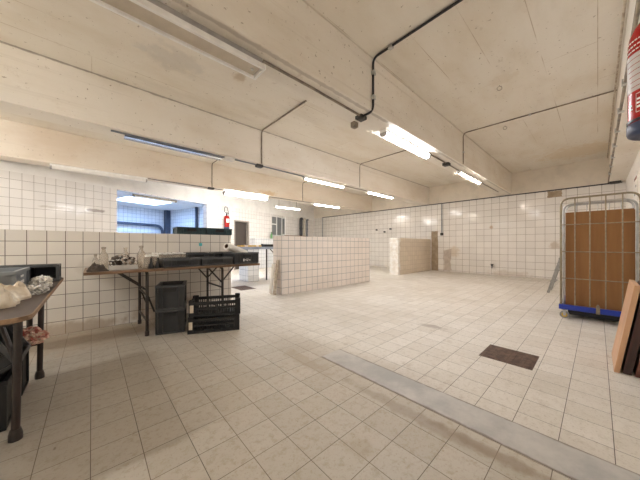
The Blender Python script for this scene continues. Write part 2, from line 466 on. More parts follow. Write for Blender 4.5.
bm = NB(); box(bm, -4, 10.2, -.7, 14.5, -.2, 0); struct('floor', bm, M_floor, 'worn beige square floor tiles across the whole hall', 'floor')
bm = NB(); box(bm, 1.52, 1.765, -.48, 1.66, -.05, .003)
struct('trim_1', bm, M_cement, 'smooth grey cement strip filled into the floor tiles', 'floor strip', bevel=.002)
bm = NB(); box(bm, -4, 10.2, -.7, 13, 3.3, 3.45); struct('ceiling', bm, M_ceil, 'stained cream plaster ceiling between the beams', 'ceiling')

def beam(y0, y1, z0, mat, label):
    bm = NB(); box(bm, -4, 10.0, y0, y1, z0, 3.3); return struct('ceiling_beam', bm, mat, label, 'beam', bevel=.008)
beam(-.58, -.20, 2.63, M_beam, 'cream concrete ceiling beam above the right side wall')
beam(1.86, 2.24, 2.65, M_beam, 'cream concrete ceiling beam carrying the long unlit twin lamp')
beam(4.53, 4.89, 2.63, M_beam, 'cream concrete ceiling beam just beyond the half wall')
beam(7.30, 7.68, 2.63, M_beam_far, 'peach tinted concrete ceiling beam nearest the skylit annex')

bm = NB(); box(bm, 10, 10.2, -.7, 13, 0, 3.3)
wb = struct('wall_back', bm, M_wall_back, 'long white tiled end wall below cream plaster', 'wall')
def patch(y0, y1, z0, z1, mat, jag, seed):
    bm = NB(); rnd = random.Random(seed); pts = []
    n = 7
    for i in range(n): pts.append((y0+(y1-y0)*i/n, z0+rnd.uniform(0, jag)*.3))
    for i in range(n): pts.append((y1-rnd.uniform(0, jag), z0+(z1-z0)*i/n))
    for i in range(n): pts.append((y1+(y0-y1)*i/n, z1-rnd.uniform(0, jag)))
    for i in range(n): pts.append((y0+rnd.uniform(0, jag), z1+(z0-z1)*i/n))
    M = Matrix(((0,0,1,0),(1,0,0,0),(0,1,0,0),(0,0,0,1)))
    prism(bm, pts, 9.994, 10.02, M); return bm
ob('bare_patch', patch(4.17, 4.44, .0, 1.55, M_mortar, .02, 1), M_mortar, wb, label='tall strip of bare mortar where tiles came off')
ob('bare_patch', patch(3.67, 3.99, .02, .86, M_mortar, .07, 2), M_mortar_p, wb, label='low pale patch of missing tiles')
ob('bare_patch', patch(.68, 1.01, 2.39, 2.59, M_mortar, .02, 3), M_mortar, wb, label='small brown patch of missing tiles at the top')
for (y, z) in ((7.0, 1.71), (6.57, 1.60), (6.26, 1.72)):
    bm = NB(); tube(bm, [(10.0, y, z), (9.94, y, z)], .03, 10); tube(bm, [(9.94, y, z), (9.92, y, z)], .04, 10)
    ob('pipe_stub', bm, M_conduit_k, wb, smooth=True)
bm = NB(); tube(bm, bend([(10.0, 2.38, .30), (9.93, 2.38, .30), (9.93, 2.38, .22)], .03), .016, 8); box(bm, 9.9, 9.96, 2.36, 2.40, .30, .35); box(bm, 9.92, 9.94, 2.33, 2.43, .35, .365)
ob('wall_tap', bm, M_conduit_k, wb)

bm = NB(); box(bm, -4, 10, -.7, -.48, 0, 3.3); struct('wall_right', bm, M_white_paint, 'white painted side wall behind the wire trolley', 'wall')
bm = NB(); box(bm, 1.38, 1.86, -.5, -.262, 0, 2.63); struct('pillar', bm, M_white_paint, 'white painted wall pier carrying the large red extinguisher', 'pillar')
bm = NB(); box(bm, -4.2, -4, -.7, 8.5, 0, 3.45); struct('wall_front', bm, M_white_paint, 'white painted wall behind the viewer', 'wall')

# slanted wall with the annex opening, the door and the window: local x runs along the wall
RZ = math.radians(18.2); WL = Vector((.49, 8.43, 0)); RW = Matrix.Rotation(RZ, 4, 'Z')
def wl(s, d, z): return WL + RW @ Vector((s, d, z))
bm = NB(); D = .2
for (a, b_, z0, z1) in ((-5,0,0,3.3), (0,2.655,2.44,3.3), (2.655,3.86,0,3.3), (3.86,4.66,1.99,3.3), (4.66,6.13,0,3.3), (6.13,6.98,0,1.43), (6.13,6.98,2.42,3.3), (6.98,10.6,0,3.3)):
    box(bm, a, b_, 0, D, z0, z1)
struct('wall_left', bm, M_wall_left, 'white tiled far wall with wide opening, door and window', 'wall', loc=WL, rot=(0,0,RZ))
bm = NB(); box(bm, -1.5, 3.8, 4.17, 4.3, 0, 2.75); struct('wall_annex_back', bm, M_inner, 'blue lit tiled back wall of the annex', 'wall', loc=WL, rot=(0,0,RZ))
bm = NB(); box(bm, 3.65, 3.8, .2, 4.17, 0, 2.75); struct('wall_annex_right', bm, M_inner, 'blue lit tiled right wall of the annex', 'wall', loc=WL, rot=(0,0,RZ))
bm = NB(); box(bm, -1.5, -1.35, .2, 4.17, 0, 2.75); struct('wall_annex_left', bm, M_inner, 'blue lit tiled left wall of the annex', 'wall', loc=WL, rot=(0,0,RZ))
bm = NB()
SK = (1.0, 2.45, 1.75, 2.95)
box(bm, -1.5, SK[0], .2, 4.17, 2.6, 2.7); box(bm, SK[1], 3.8, .2, 4.17, 2.6, 2.7); box(bm, SK[0], SK[1], .2, SK[2], 2.6, 2.7); box(bm, SK[0], SK[1], SK[3], 4.17, 2.6, 2.7)
struct('ceiling_annex', bm, M_white_paint, 'white annex ceiling around the skylight', 'ceiling', loc=WL, rot=(0,0,RZ))
bm = NB(); box(bm, SK[0]-.05, SK[1]+.05, SK[2]-.05, SK[3]+.05, 2.70, 2.72)
struct('window_2', bm, M_sky, 'bright skylight pane in the annex ceiling', 'skylight', loc=WL, rot=(0,0,RZ))

# door in the slanted wall
d = thing('door_1', 'dark brown door in a grey frame on the far tiled wall', 'door', wl(3.86,0,0), RZ, kind='structure')
bm = NB(); box(bm, 0, .05, -.015, D, 0, 1.99); box(bm, .75, .80, -.015, D, 0, 1.99); box(bm, .05, .75, -.015, D, 1.94, 1.99); ob('door_frame', bm, M_jamb, d)
bm = NB(); box(bm, .05, .75, .12, .16, .01, 1.94); ob('door_leaf', bm, M_door, d)
bm = NB(); tube(bm, bend([(.68,.12,1.0),(.68,.07,1.0),(.58,.07,1.0)], .02), .01, 8); ob('door_handle', bm, M_alu, d)
# window
w = thing('window_1', 'white framed window with one sash swung open on the far wall', 'window', wl(6.13,0,1.43), RZ, kind='structure')
bm = NB()
for (a, b_, z0, z1) in ((0,.06,0,.99), (.79,.85,0,.99), (.06,.79,0,.06), (.06,.79,.93,.99), (.40,.45,.06,.93), (.06,.40,.55,.60)): box(bm, a, b_, .05, .12, z0, z1)
ob('window_frame', bm, M_winfr, w)
bm = NB(); box(bm, .06, .40, .08, .09, .06, .93); box(bm, .45, .79, .08, .09, .06, .93); ob('window_pane', bm, M_pane, w)
bm = NB(); box(bm, -.02, .87, -.06, .05, -.04, 0); ob('window_sill', bm, M_winfr, w)
sash = NB(); Ms = Matrix.Translation((.79,.03,0)) @ Matrix.Rotation(math.radians(68), 4, 'Z')
for (a, b_, z0, z1) in ((-.36,-.30,.05,.93), (-.06,0,.05,.93), (-.30,-.06,.05,.11), (-.30,-.06,.87,.93)): box(sash, a, b_, -.02, .02, z0, z1, Ms)
so = ob('window_sash', sash, M_winfr, w)
bm = NB(); box(bm, -.30, -.06, -.004, .004, .11, .87, Ms); ob('sash_pane', bm, M_pane, so)
# tiled ledge
bm = NB(); box(bm, 4.72, 6.5, -.28, 0, 0, 1.29); struct('trim_2', bm, M_inner, 'pale tiled ledge along the foot of the far wall', 'ledge', loc=WL, rot=(0,0,RZ), bevel=.005)

# low tiled walls
bm = NB(); box(bm, -4, 1.69, 4.03, 4.30, 0, 1.158)
hw = struct('partition_wall', bm, M_half, 'long tiled half wall behind the folding table', 'half wall', bevel=.004)
bm = NB(); box(bm, 1.195, 1.24, 4.026, 4.031, .985, 1.03); ob('sticker', bm, M_teal, hw, label='small turquoise sticker')
bm = NB(); box(bm, 2.82, 5.72, 4.25, 4.575, 0, 1.185)
struct('partition_wall', bm, M_island, 'freestanding low tiled wall in the middle of the hall', 'low wall', bevel=.006)
bm = NB(); box(bm, 7.62, 10, 4.47, 4.79, 0, 1.235)
pw = struct('partition_wall', bm, M_stub, 'short tiled wall tinted beige for shade, running up to the end wall', 'low wall', bevel=.006)
bm = NB()
for k in range(9): # broken plaster end
    z0 = k*.1372; j = random.uniform(0, .05)
    box(bm, 7.56, 7.625, 4.455+random.uniform(0,.02), 4.80, z0, z0+.1372); box(bm, 7.6, 7.66+j*1.6, 4.462, 4.5, z0, z0+.1372)
ob('broken_end', bm, M_mortar_w, pw, bevel=.012, label='chipped white plaster end')

# floor plates
bm = NB(); box(bm, 2.60, 2.97, .35, .725, -.02, .002)
for i in range(9): box(bm, 2.62, 2.95, .375+i*.039, .385+i*.039, .002, .004)
tag(ob('drain_cover', bm, M_plate), 'dark square iron cover plate set in the pale floor', 'drain cover')
bm = NB(); box(bm, 2.43, 2.80, 5.25, 5.85, -.02, .002)
for i in range(12): box(bm, 2.45, 2.78, 5.28+i*.045, 5.295+i*.045, .002, .005)
tag(ob('drain_grate', bm, M_plate), 'dark floor grate in the passage beyond the half wall', 'drain grate')
# ------------------------------------------------------------------ lamps
def lamp(label, X0, X1, Y, zt, mat, style='wrap', hang=0, group=None, tint=None):
    L = X1-X0
    t = thing('fluorescent_lamp', label, 'lamp', ((X0+X1)/2, Y, zt), 0, group)
    h = L/2
    if style == 'twin':
        bm = NB(); box(bm, -h, h, -.06, .06, -.07, 0); ob('housing', bm, M_lamp_grey, t, bevel=.004)
        for s in (-1, 1):
            bm = NB(); box(bm, -h, h, s*.085-.012, s*.085+.012, -.115, -.07); ob('side_rail', bm, M_white_lamp, t, bevel=.003)
            bm = NB(); box(bm, s*h-.012, s*h+.012, -.097, .097, -.115, -.068); ob('end_cap', bm, M_white_lamp, t, bevel=.003)
        bm = NB(); box(bm, -h+.02, h-.02, -.075, .075, -.095, -.07); ob('lamp_cover', bm, M_lamp_tan, t, bevel=.003)
        bm = NB(); tube(bm, [(h-.07, .0, -.095), (h-.07, .0, -.103)], .014, 10); ob('screw', bm, M_alu, t)
        return t
    z0 = -hang
    if hang:
        for s in (-.7, .7):
            bm = NB(); tube(bm, [(s*h, 0, 0), (s*h, 0, z0)], .008, 6); ob('hanging_rod', bm, M_conduit, t)
    bm = NB(); box(bm, -h, h, -.05, .05, z0-.045, z0); ob('housing', bm, M_white_lamp, t, bevel=.004)
    wd_, dp = (.052, .055) if style == 'wrap' else (.085, .09) if style == 'wide' else (.023, .032)
    prof = [(wd_*math.cos(a), z0-.045-dp*math.sin(a)) for a in [PI*k/12 for k in range(13)]]
    M = Matrix(((0,0,1,0),(1,0,0,0),(0,1,0,0),(0,0,0,1)))
    bm = NB(); prism(bm, prof, -h+.03, h-.03, M); ob('diffuser' if style != 'batten' else 'tube', bm, mat, t, smooth=True)
    for s in (-1, 1):
        prof2 = [((wd_+.006)*math.cos(a), z0-.043-(dp+.006)*math.sin(a)) for a in [PI*k/10 for k in range(11)]]
        bm = NB(); prism(bm, prof2, min(s*h, s*(h-.03)), max(s*h, s*(h-.03)), M); ob('end_cap', bm, M_lamp_grey, t)
    return t
lamp('long unlit twin-rail lamp under the nearest ceiling beam', -.45, 1.12, 2.05, 2.65, None, 'twin')
lamp('brightest cold white lit lamp in the middle of the near beam', 3.08, 4.47, 2.06, 2.65, M_on_cold)
lamp('pinkish lit lamp at the far end of the near beam', 6.0, 7.45, 2.06, 2.65, M_on_pink, 'batten')
lamp('warm lit lamp under the second beam, above the low tiled wall', 3.72, 5.12, 4.68, 2.63, M_on_warm, 'batten')
lamp('white lit lamp under the second beam towards the end wall', 6.1, 7.5, 4.64, 2.63, M_on_white, 'batten')
lamp('wide glowing white lamp on the peach beam above the far door', 2.9, 4.35, 7.45, 2.63, M_on_white, 'wide')
lamp('lit lamp hung on rods near the slanted far wall', 5.2, 6.4, 8.3, 3.3, M_on_white, 'batten', hang=.78)
lamp('lit lamp on the peach beam beyond the low tiled wall', 6.35, 7.8, 7.38, 2.63, M_on_white, 'batten')
lamp('unlit frosted lamp under the peach beam above the white tiles at left', -.62, 1.0, 7.38, 2.63, M_frost, 'wrap')
lamp('added unseen lamp behind the viewer on the near beam', -3.0, -1.5, 2.05, 2.65, M_fill_back)  # added out of view to light the near part of the hall
lamp('added unseen lamp behind the viewer on the second beam', -3.2, -1.7, 4.7, 2.63, M_fill_back)  # second added lamp, unseen, also lighting the near area
lamp('added unseen lamp behind the viewer in the bay beyond the second beam', -3.4, -2.0, 6.0, 3.3, M_fill_low)  # added out of frame to brighten the left end of the slanted wall
# dark unlit lamp just inside the annex
al = thing('fluorescent_lamp', 'thin dark unlit lamp along the top of the annex opening', 'lamp', wl(1.15, .36, 2.6), RZ)
bm = NB(); box(bm, -.62, .62, -.04, .04, -.17, -.12); ob('housing', bm, M_conduit_l, al)
bm = NB(); tube(bm, [(-.58, 0, -.19), (.58, 0, -.19)], .018, 8); ob('tube', bm, M_frost, al)
for s in (-1, 1):
    bm = NB(); box(bm, s*.61-.02, s*.61+.02, -.03, .03, -.21, -.12); ob('end_cap', bm, M_conduit, al)
    bm = NB(); tube(bm, [(s*.4, 0, -.12), (s*.4, 0, 0)], .008, 6); ob('hanging_rod', bm, M_conduit, al)

# ------------------------------------------------------------------ conduits and boxes
def conduit(label, pts, r, mat, clips=(), cat='conduit', name='conduit', rad=.08):
    bm = NB(); tube(bm, bend(pts, rad), r, 8)
    o = ob(name, bm, mat, smooth=True); tag(o, label, cat)
    for c in clips:
        b = NB(); box(b, c[0]-r*1.7, c[0]+r*1.7, c[1]-r*1.7, c[1]+r*1.7, c[2]-r*1.7, c[2]+r*1.7); ob('clip', b, M_alu, o)
    return o
conduit('thick black conduit across the near ceiling bay and down the beam', [(2.55, -.19, 3.285), (2.55, 1.845, 3.285), (2.55, 1.845, 2.635), (2.55, 2.0, 2.635)], .014, M_conduit_k, [(2.55,1.845,3.1), (2.55,1.845,2.8), (2.55,1.6,3.285)])
conduit('thin dark conduit across the ceiling bay above the wire trolley', [(5.75, -.19, 3.29), (5.64, 1.85, 3.29), (5.64, 1.85, 2.66)], .010, M_conduit, [(5.7,.8,3.29), (5.64,1.85,2.9)])
conduit('dark conduit across the second ceiling bay and down its beam', [(2.52, 2.25, 3.288), (2.52, 4.52, 3.288), (2.52, 4.52, 2.63)], .013, M_conduit)
conduit('thin conduit across the second ceiling bay near the end wall', [(5.62, 2.6, 3.29), (5.62, 4.522, 3.29), (5.62, 4.522, 2.63)], .010, M_conduit)
conduit('thin conduit down the peach beam above the annex opening', [(2.51, 6.2, 3.29), (2.51, 7.292, 3.29), (2.51, 7.292, 2.63)], .011, M_conduit)
conduit('thin conduit down the peach beam above the low tiled wall', [(5.75, 6.2, 3.29), (5.75, 7.292, 3.29), (5.75, 7.292, 2.63)], .011, M_conduit)
conduit('dark conduit under the near beam from unlit lamp to junction box', [(1.13, 2.0, 2.637), (1.7, 2.0, 2.637), (2.50, 2.02, 2.637)], .013, M_conduit)
conduit('short dark conduit between the cold lamp and the pink lamp', [(4.46, 2.03, 2.637), (5.98, 2.05, 2.637)], .012, M_conduit)
conduit('conduit under the near beam running on to the end wall', [(7.46, 2.06, 2.637), (9.3, 2.06, 2.637)], .010, M_conduit)
conduit('long conduit under the second beam above the half wall', [(.2, 4.62, 2.617), (2.5, 4.62, 2.617), (3.71, 4.66, 2.617)], .013, M_grey_pvc)
conduit('conduit between the two lit lamps of the second beam', [(5.13, 4.66, 2.618), (6.08, 4.64, 2.618)], .011, M_conduit)
conduit('conduit under the peach beam between unlit and wide glowing lamp', [(1.02, 7.36, 2.617), (2.88, 7.40, 2.617)], .012, M_conduit)
conduit('conduit under the peach beam between its two lit lamps', [(4.36, 7.40, 2.617), (6.34, 7.38, 2.617)], .012, M_conduit)
conduit('dark conduit along the lower edge of the right side beam', [(-3.9, -.19, 2.65), (9.98, -.19, 2.65), (9.98, -.19, 2.61)], .016, M_conduit, [(x, -.19, 2.65) for x in (4, 4.8, 5.6, 6.4, 7.2, 8, 8.8)])
conduit('painted conduit along the top edge of the right side beam', [(-3.9, -.17, 3.26), (9.9, -.17, 3.26)], .011, M_conduit_l)
conduit('black conduit along the top of the tiled end wall', [(9.985, -.42, 2.60), (9.985, 10.8, 2.60)], .016, M_conduit_k)
conduit('grey conduit dropping down the end wall to a socket', [(9.985, 4.03, 2.58), (9.985, 4.03, 1.46)], .016, M_grey_pvc)
conduit('dark conduit down the far corner of the end wall', [(9.985, 10.8, 2.58), (9.985, 10.8, .3)], .02, M_grey_pvc)
bm = NB(); box(bm, .36, 1.80, 4.66, 4.80, 2.608, 2.628); box(bm, .36, 1.80, 4.655, 4.663, 2.595, 2.628); box(bm, .36, 1.80, 4.797, 4.805, 2.595, 2.628)
tag(ob('cable_tray', bm, M_tray), 'shiny bluish metal tray under the second beam above the half wall', 'cable tray')
def jbox(label, x, y, z, a, b_, c, mat, name='junction_box', cat='junction box'):
    bm = NB(); box(bm, x-a, x+a, y-b_, y+b_, z-c, z+c); o = ob(name, bm, mat, bevel=.006)
    b2 = NB(); box(b2, x-a*.75, x+a*.75, y-b_*.75, y+b_*.75, z-c-.006, z-c); ob('lid', b2, mat, o)
    return tag(o, label, cat)
jbox('black junction box where the thick conduit meets the near beam', 2.56, 2.04, 2.63, .06, .05, .022, M_jbox)
jbox('small brown box beside the junction box on the near beam', 2.62, 2.20, 2.615, .04, .035, .035, M_conduit)
jbox('black junction box between the cold lamp and the pink lamp', 5.3, 2.05, 2.625, .06, .06, .026, M_jbox)
jbox('white junction box under the second beam left of its conduit', 1.9, 4.62, 2.61, .09, .05, .03, M_jbox_w)
jbox('dark junction box under the second beam at its conduit', 2.52, 4.62, 2.61, .07, .05, .03, M_jbox)
jbox('dark junction box under the peach beam above the far extinguisher', 2.51, 7.38, 2.61, .08, .05, .028, M_jbox)
jbox('dark socket at the bottom of the grey conduit on the end wall', 9.975, 4.03, 1.42, .025, .05, .05, M_jbox, 'wall_socket', 'socket')
jbox('dark box where the side beam meets the end wall', 9.93, -.3, 2.61, .06, .1, .03, M_jbox)
# wire loops left in the ceiling
for (x, y, lab) in ((4.35, .95, 'small rusty wire loop in ceiling nearest the viewer'), (5.9, 1.2, 'small rusty wire loop in ceiling beyond the thin conduit')):
    bm = NB(); tube(bm, [(x, y, 3.31), (x, y, 3.285)] + [(x+.012*math.sin(a), y-.028*math.sin(a), 3.255+.03*math.cos(a)) for a in [2*PI*k/10 for k in range(11)]], .0035, 6)
    tag(ob('wire_loop', bm, M_conduit), lab, 'wire loop')
# wall pipes
for i, (s, r, m_, lab) in enumerate(((8.40, .075, M_conduit_k, 'black vertical pipe in far corner, first from the window'), (8.72, .06, M_pipe_cream, 'cream vertical pipe in far corner between two dark pipes'), (9.02, .05, M_grey_pvc, 'grey vertical pipe in far corner, nearest the end wall'))):
    bm = NB(); tube(bm, bend([wl(s, -.12, 0), wl(s, -.12, 2.44), wl(s+.11, -.12, 2.44)], .08), r, 12); o = ob('drain_pipe', bm, m_, smooth=True); tag(o, lab, 'pipe')
    for z in (.6, 1.9):
        b = NB(); tube(b, [wl(s, -.12, z-.03), wl(s, -.12, z+.03)], r*1.25, 12); ob('pipe_collar', b, m_, o)
bm = NB(); tube(bm, bend([wl(-1.2, 4.0, 1.93), wl(3.3, 4.0, 1.86), wl(3.3, 4.0, 0)], .3), .058, 12); tag(ob('bent_duct', bm, M_duct, smooth=True), 'dark blue bent pipe along the annex back wall', 'pipe')
bm = NB(); box(bm, 3.45, 3.64, 3.95, 4.16, 0, 2.6); tag(ob('steel_column', bm, M_duct, loc=WL, rot=(0,0,RZ)), 'dark blue column in the annex corner', 'column')
bm = NB(); tube(bm, [wl(3.58, 1.95, 0), wl(3.58, 1.95, 2.6)], .055, 10); tag(ob('drain_pipe', bm, M_duct, smooth=True), 'dark vertical pipe on the annex right wall', 'pipe')

# ------------------------------------------------------------------ crates
def crate(label, w, d, h, mat, loc, rz=0, group=None, rot=None, handles='xy', ribs=3, i=.014):
    t = thing('plastic_crate', label, 'crate', loc, rz, group, rot)
    a, b_ = w/2, d/2
    bm = NB(); box(bm, -a+i, a-i, -b_+i, b_-i, 0, .008)
    th = .005
    box(bm, -a+i, a-i, -b_+i, -b_+i+th, .008, h-.02); box(bm, -a+i, a-i, b_-i-th, b_-i, .008, h-.02)
    box(bm, -a+i, -a+i+th, -b_+i+th, b_-i-th, .008, h-.02); box(bm, a-i-th, a-i, -b_+i+th, b_-i-th, .008, h-.02)
    body = bm
    bm = NB(); rh = .022
    for (x0, x1, y0, y1) in ((-a, a, -b_, -b_+i+th), (-a, a, b_-i-th, b_), (-a, -a+i+th, -b_+i+th, b_-i-th), (a-i-th, a, -b_+i+th, b_-i-th)):
        box(bm, x0, x1, y0, y1, h-rh, h)
    ob('rim', bm, M_crate_rim if mat == M_crate else mat, t, bevel=.002)
    bm = NB()
    for (x0, x1, y0, y1) in ((-a+.004, a-.004, -b_+.004, -b_+i), (-a+.004, a-.004, b_-i, b_-.004), (-a+.004, -a+i, -b_+i, b_-i), (a-i, a-.004, -b_+i, b_-i)):
        box(bm, x0, x1, y0, y1, .004, .018)
    ob('base_rim', bm, M_crate_rim if mat == M_crate else mat, t, bevel=.002)
    bm = body
    for s in (-1, 1):
        for k in range(ribs+1):
            x = -a+.05+(w-.1)*k/ribs if 0 < k < ribs else (-a+.012 if k == 0 else a-.012)
            if 0 < k < ribs and 'x' in handles and abs(x) < w*.22: continue
            y0 = s*(b_-i); y1 = s*(b_-.003); box(bm, x-.008, x+.008, min(y0,y1), max(y0,y1), .018, h-rh)
        for k in range(ribs+1):
            y = -b_+.05+(d-.1)*k/ribs if 0 < k < ribs else (-b_+.012 if k == 0 else b_-.012)
            if 0 < k < ribs and abs(y) < d*.22: continue
            x0 = s*(a-i); x1 = s*(a-.003); box(bm, min(x0,x1), max(x0,x1), y-.008, y+.008, .018, h-rh)
        x0 = s*(w*.27); box(bm, x0-.006, x0+.006, -b_+.002, -b_+i, .018, h-rh)
    ob('crate_body', bm, mat, t)
    hw_ = min(.055, w*.18)
    for s in (-1, 1):
        bm = NB(); y0 = s*(b_-i+.001); y1 = s*(b_-.001); ya, yb = min(y0,y1), max(y0,y1); zc = h-.022-min(.03, h*.17)
        box(bm, -hw_-.008, hw_+.008, ya, yb, zc-.020, zc-.013); box(bm, -hw_-.008, -hw_, ya, yb, zc-.013, zc+.02); box(bm, hw_, hw_+.008, ya, yb, zc-.013, zc+.02)
        box(bm, -hw_, hw_, ya, s*(b_-i+.002) if s > 0 else s*(b_-i+.002)+.001, zc-.013, zc+.018)
        ob('handle', bm, M_black, t)
    return t
g1 = 'low crates on the folding table'
cA = crate('low black crate on the folding table beside the jars', .40, .40, .098, M_crate, (.80, 3.50, .74), 0, g1)
dup(cA, (1.215, 3.50, .74), 0, 'low black crate in the middle of the row on the folding table')
cC = crate('taller grey crate with white mark at the folding table end', .36, .44, .158, M_crate, (1.60, 3.49, .74), 0, g1)
bm = NB()
for (x0, x1, z0, z1) in ((-.05, -.035, .035, .07), (-.03, -.012, .05, .058), (-.005, .02, .04, .048), (-.01, .03, .06, .066), (.035, .055, .045, .055)): box(bm, x0, x1, -.208, -.2065, z0, z1)
ob('label_mark', bm, M_labelw, cC, label='worn white lettering')
crate('black crate at the back of the folding table by the wall, left one', .31, .22, .15, M_crate, (1.11, 3.845, .74), 0, g1)
dup([o for o in bpy.data.objects if o.get('label', '').startswith('black crate at the back')][0], (1.47, 3.845, .74), 0, 'black crate at the back of the folding table behind the white roll')
u = Vector((.955, -.298, 0)); rzs = math.atan2(-.086, .276)
c0 = Vector((.652, 3.223, 0)) + Vector((.298, .955, 0))*.20
cS = crate('black crate under the folding table, lower of the upright stack', .29, .40, .272, M_crate, (c0.x, c0.y, 0), rzs, 'upright crate stack under the folding table', i=.026)
dup(cS, (c0.x, c0.y, .273), rzs, 'black crate under the folding table, upper of the upright stack')
cG = crate('dark green crate on top of the half wall, left one', .40, .27, .105, M_crate_t, (1.10, 4.165, 1.159), 0, 'green crates on the half wall')
dup(cG, (1.51, 4.165, 1.159), 0, 'dark green crate on top of the half wall, beside the wall end')
# slatted crates
def mesh_crate(label, loc, rz, group):
    w, d, h = .55, .35, .185
    t = thing('slatted_crate', label, 'crate', loc, rz, group)
    a, b_ = w/2, d/2
    bm = NB()
    for (z0, z1) in ((.0, .03), (.078, .098), (.128, .165)):
        box(bm, -a, a, -b_, -b_+.012, z0, z1); box(bm, -a, a, b_-.012, b_, z0, z1)
        box(bm, -a, -a+.012, -b_, b_, z0, z1); box(bm, a-.012, a, -b_, b_, z0, z1)
    ob('side_rail', bm, M_black, t, bevel=.002)
    bm = NB(); n = 22
    for k in range(1, n):
        x = -a + w*k/n; ww = .006 if k % 4 else .011
        for y in (-b_+.004, b_-.008): box(bm, x-ww/2, x+ww/2, y, y+.005, .03, .135)
    for k in range(1, 12):
        y = -b_ + d*k/12
        for x in (-a+.004, a-.008): box(bm, x, x+.005, y-.004, y+.004, .03, .135)
    for s in (-1, 1):
        box(bm, -.11, .11, s*(b_-.006)-.005, s*(b_-.006)+.005, .10, .135) if False else None
    ob('slats', bm, M_black, t)
    bm = NB()
    for k in range(12): y = -b_+.01+(d-.02)*k/11; box(bm, -a+.01, a-.01, y-.006, y+.006, .002, .01)
    for k in range(16): x = -a+.01+(w-.02)*k/15; box(bm, x-.005, x+.005, -b_+.01, b_-.01, .004, .012)
    ob('floor_grid', bm, M_black, t)
    for sx in (-1, 1):
        for sy in (-1, 1):
            bm = NB(); x0, x1 = sorted((sx*a*1.005, sx*(a-.06))); y0, y1 = sorted((sy*b_*1.01, sy*(b_-.018)))
            box(bm, x0, x1, y0, y1, 0, h)
            x0, x1 = sorted((sx*a*1.005, sx*(a-.018))); y0, y1 = sorted((sy*b_*1.01, sy*(b_-.06))); box(bm, x0, x1, y0, y1, 0, h)
            ob('corner_post', bm, M_black, t, bevel=.004)
    bm = NB(); box(bm, -a+.012, -a+.05, -b_-.0065, -b_-.004, .05, .135); ob('card', bm, M_bag, t, label='small beige card tag')
    return t
u2 = Vector((.909, -.416, 0)); v2 = Vector((.416, .909, 0)); c2 = Vector((1.040, 2.955, 0)) + v2*.177
r2 = math.atan2(-.416, .909)
mc = mesh_crate('black slatted crate on the floor, lower of the two', (c2.x, c2.y, 0), r2, 'slatted crates in front of the folding table')
dup(mc, (c2.x+.01, c2.y, .187), r2+.01, 'black slatted crate on the floor, upper of the two')

# ------------------------------------------------------------------ folding table with clutter
ft = thing('folding_table', 'long folding table with black steel legs along the half wall', 'table', (.8625, 3.615, 0))
bm = NB(); box(bm, -.917, .917, -.365, .365, .712, .739); ob('tabletop', bm, M_tabletop2, ft, bevel=.004)
bm = NB()
box(bm, -.92, .92, -.3685, -.3655, .711, .738); box(bm, -.92, -.9175, -.365, .365, .711, .738); box(bm, .9175, .92, -.365, .365, .711, .738)
ob('edge_band', bm, M_edge2, ft)
for sx, X in ((-1, -.41), (1, .42)):
    for y in (-.28, .30):
        bm = NB(); tube(bm, bend([(X, y, .03), (X, y, .69), (X, y*.8, .70)], .03), .016, 10); lg = ob('leg', bm, M_steel_k, ft, smooth=True)
        b = NB(); tube(b, [(X, y, 0), (X, y, .05)], .021, 10); ob('foot_cap', b, M_rubber if False else M_steel_k, lg)
    bm = NB(); tube(bm, [(X, -.28, .16), (X, .30, .16)], .012, 8); tube(bm, [(X, -.28, .44), (X, .30, .44)], .010, 8); ob('crossbar', bm, M_steel_k, ft)
    for y in (-.28, .30):
        bm = NB(); tube(bm, [(X-.25*(1 if sx < 0 else .7), y*.9, .708), (X, y*.97, .50)], .010, 8); ob('brace', bm, M_steel_k, ft)
        bm = NB(); tube(bm, [(X+.17, y*.9, .708), (X, y*.97, .52)], .010, 8) if sx > 0 else tube(bm, [(X, y*.97, .46), (X+.07, y*.97, .25)], .010, 8)
        ob('brace', bm, M_steel_k, ft)
bot = [(.036,0), (.040,.01), (.040,.14), (.034,.165), (.018,.19), (.015,.225), (.019,.227), (.019,.24)]
def bottle(label, x, y, s=1.0, mat=None, group='glass bottles on the folding table', z=.74):
    t = thing('glass_bottle', label, 'bottle', (x, y, z), 0, group)
    bm = NB(); lathe(bm, [(r*s, q*s) for r, q in bot], 14); ob('bottle_body', bm, mat or M_glass_b, t, smooth=True)
    bm = NB(); lathe(bm, [(.020*s, .222*s), (.0205*s, .232*s), (.020*s, .243*s)], 12); ob('bottle_neck_ring', bm, mat or M_glass_b, t, smooth=True)
    return t
bottle('tall clear glass bottle at left end of table, beside dark cloth', .095, 3.53, .98)
bottle('short clear glass bottle left of the tall one', .03, 3.57, .66)
bottle('tall clear glass bottle between the plastic tub and the jars', .415, 3.46, 1.04)
bottle('clear glass bottle just behind the plastic tub', .30, 3.80, .95)
jp = [(.030,0), (.036,.006), (.036,.10), (.033,.115), (.028,.122), (.028,.142)]
def jar(label, x, y, s=1, mat=None):
    t = thing('glass_jar', label, 'jar', (x, y, .74), 0, 'jars on the folding table')
    bm = NB(); lathe(bm, [(r*s, q*s) for r, q in jp], 14); ob('jar_body', bm, mat or M_glass_b, t, smooth=True)
    bm = NB(); lathe(bm, [(.030*s, .128*s), (.031*s, .134*s), (.030*s, .143*s)], 12); ob('jar_rim', bm, M_labelw, t, smooth=True)
    return t
jl = [(.47, 3.40, 'front jar next to the tall bottle'), (.55, 3.43, 'front jar beside the black crate'), (.49, 3.52, 'second row jar next to the tall bottle'), (.56, 3.56, 'second row jar beside the black crate'),
      (.47, 3.66, 'third row jar behind the tall bottle'), (.55, 3.70, 'third row jar beside the black crate')]
for x, y, q in jl: jar('dusty clear glass '+q, x, y)
words = ['first', 'second', 'third', 'fourth', 'fifth']
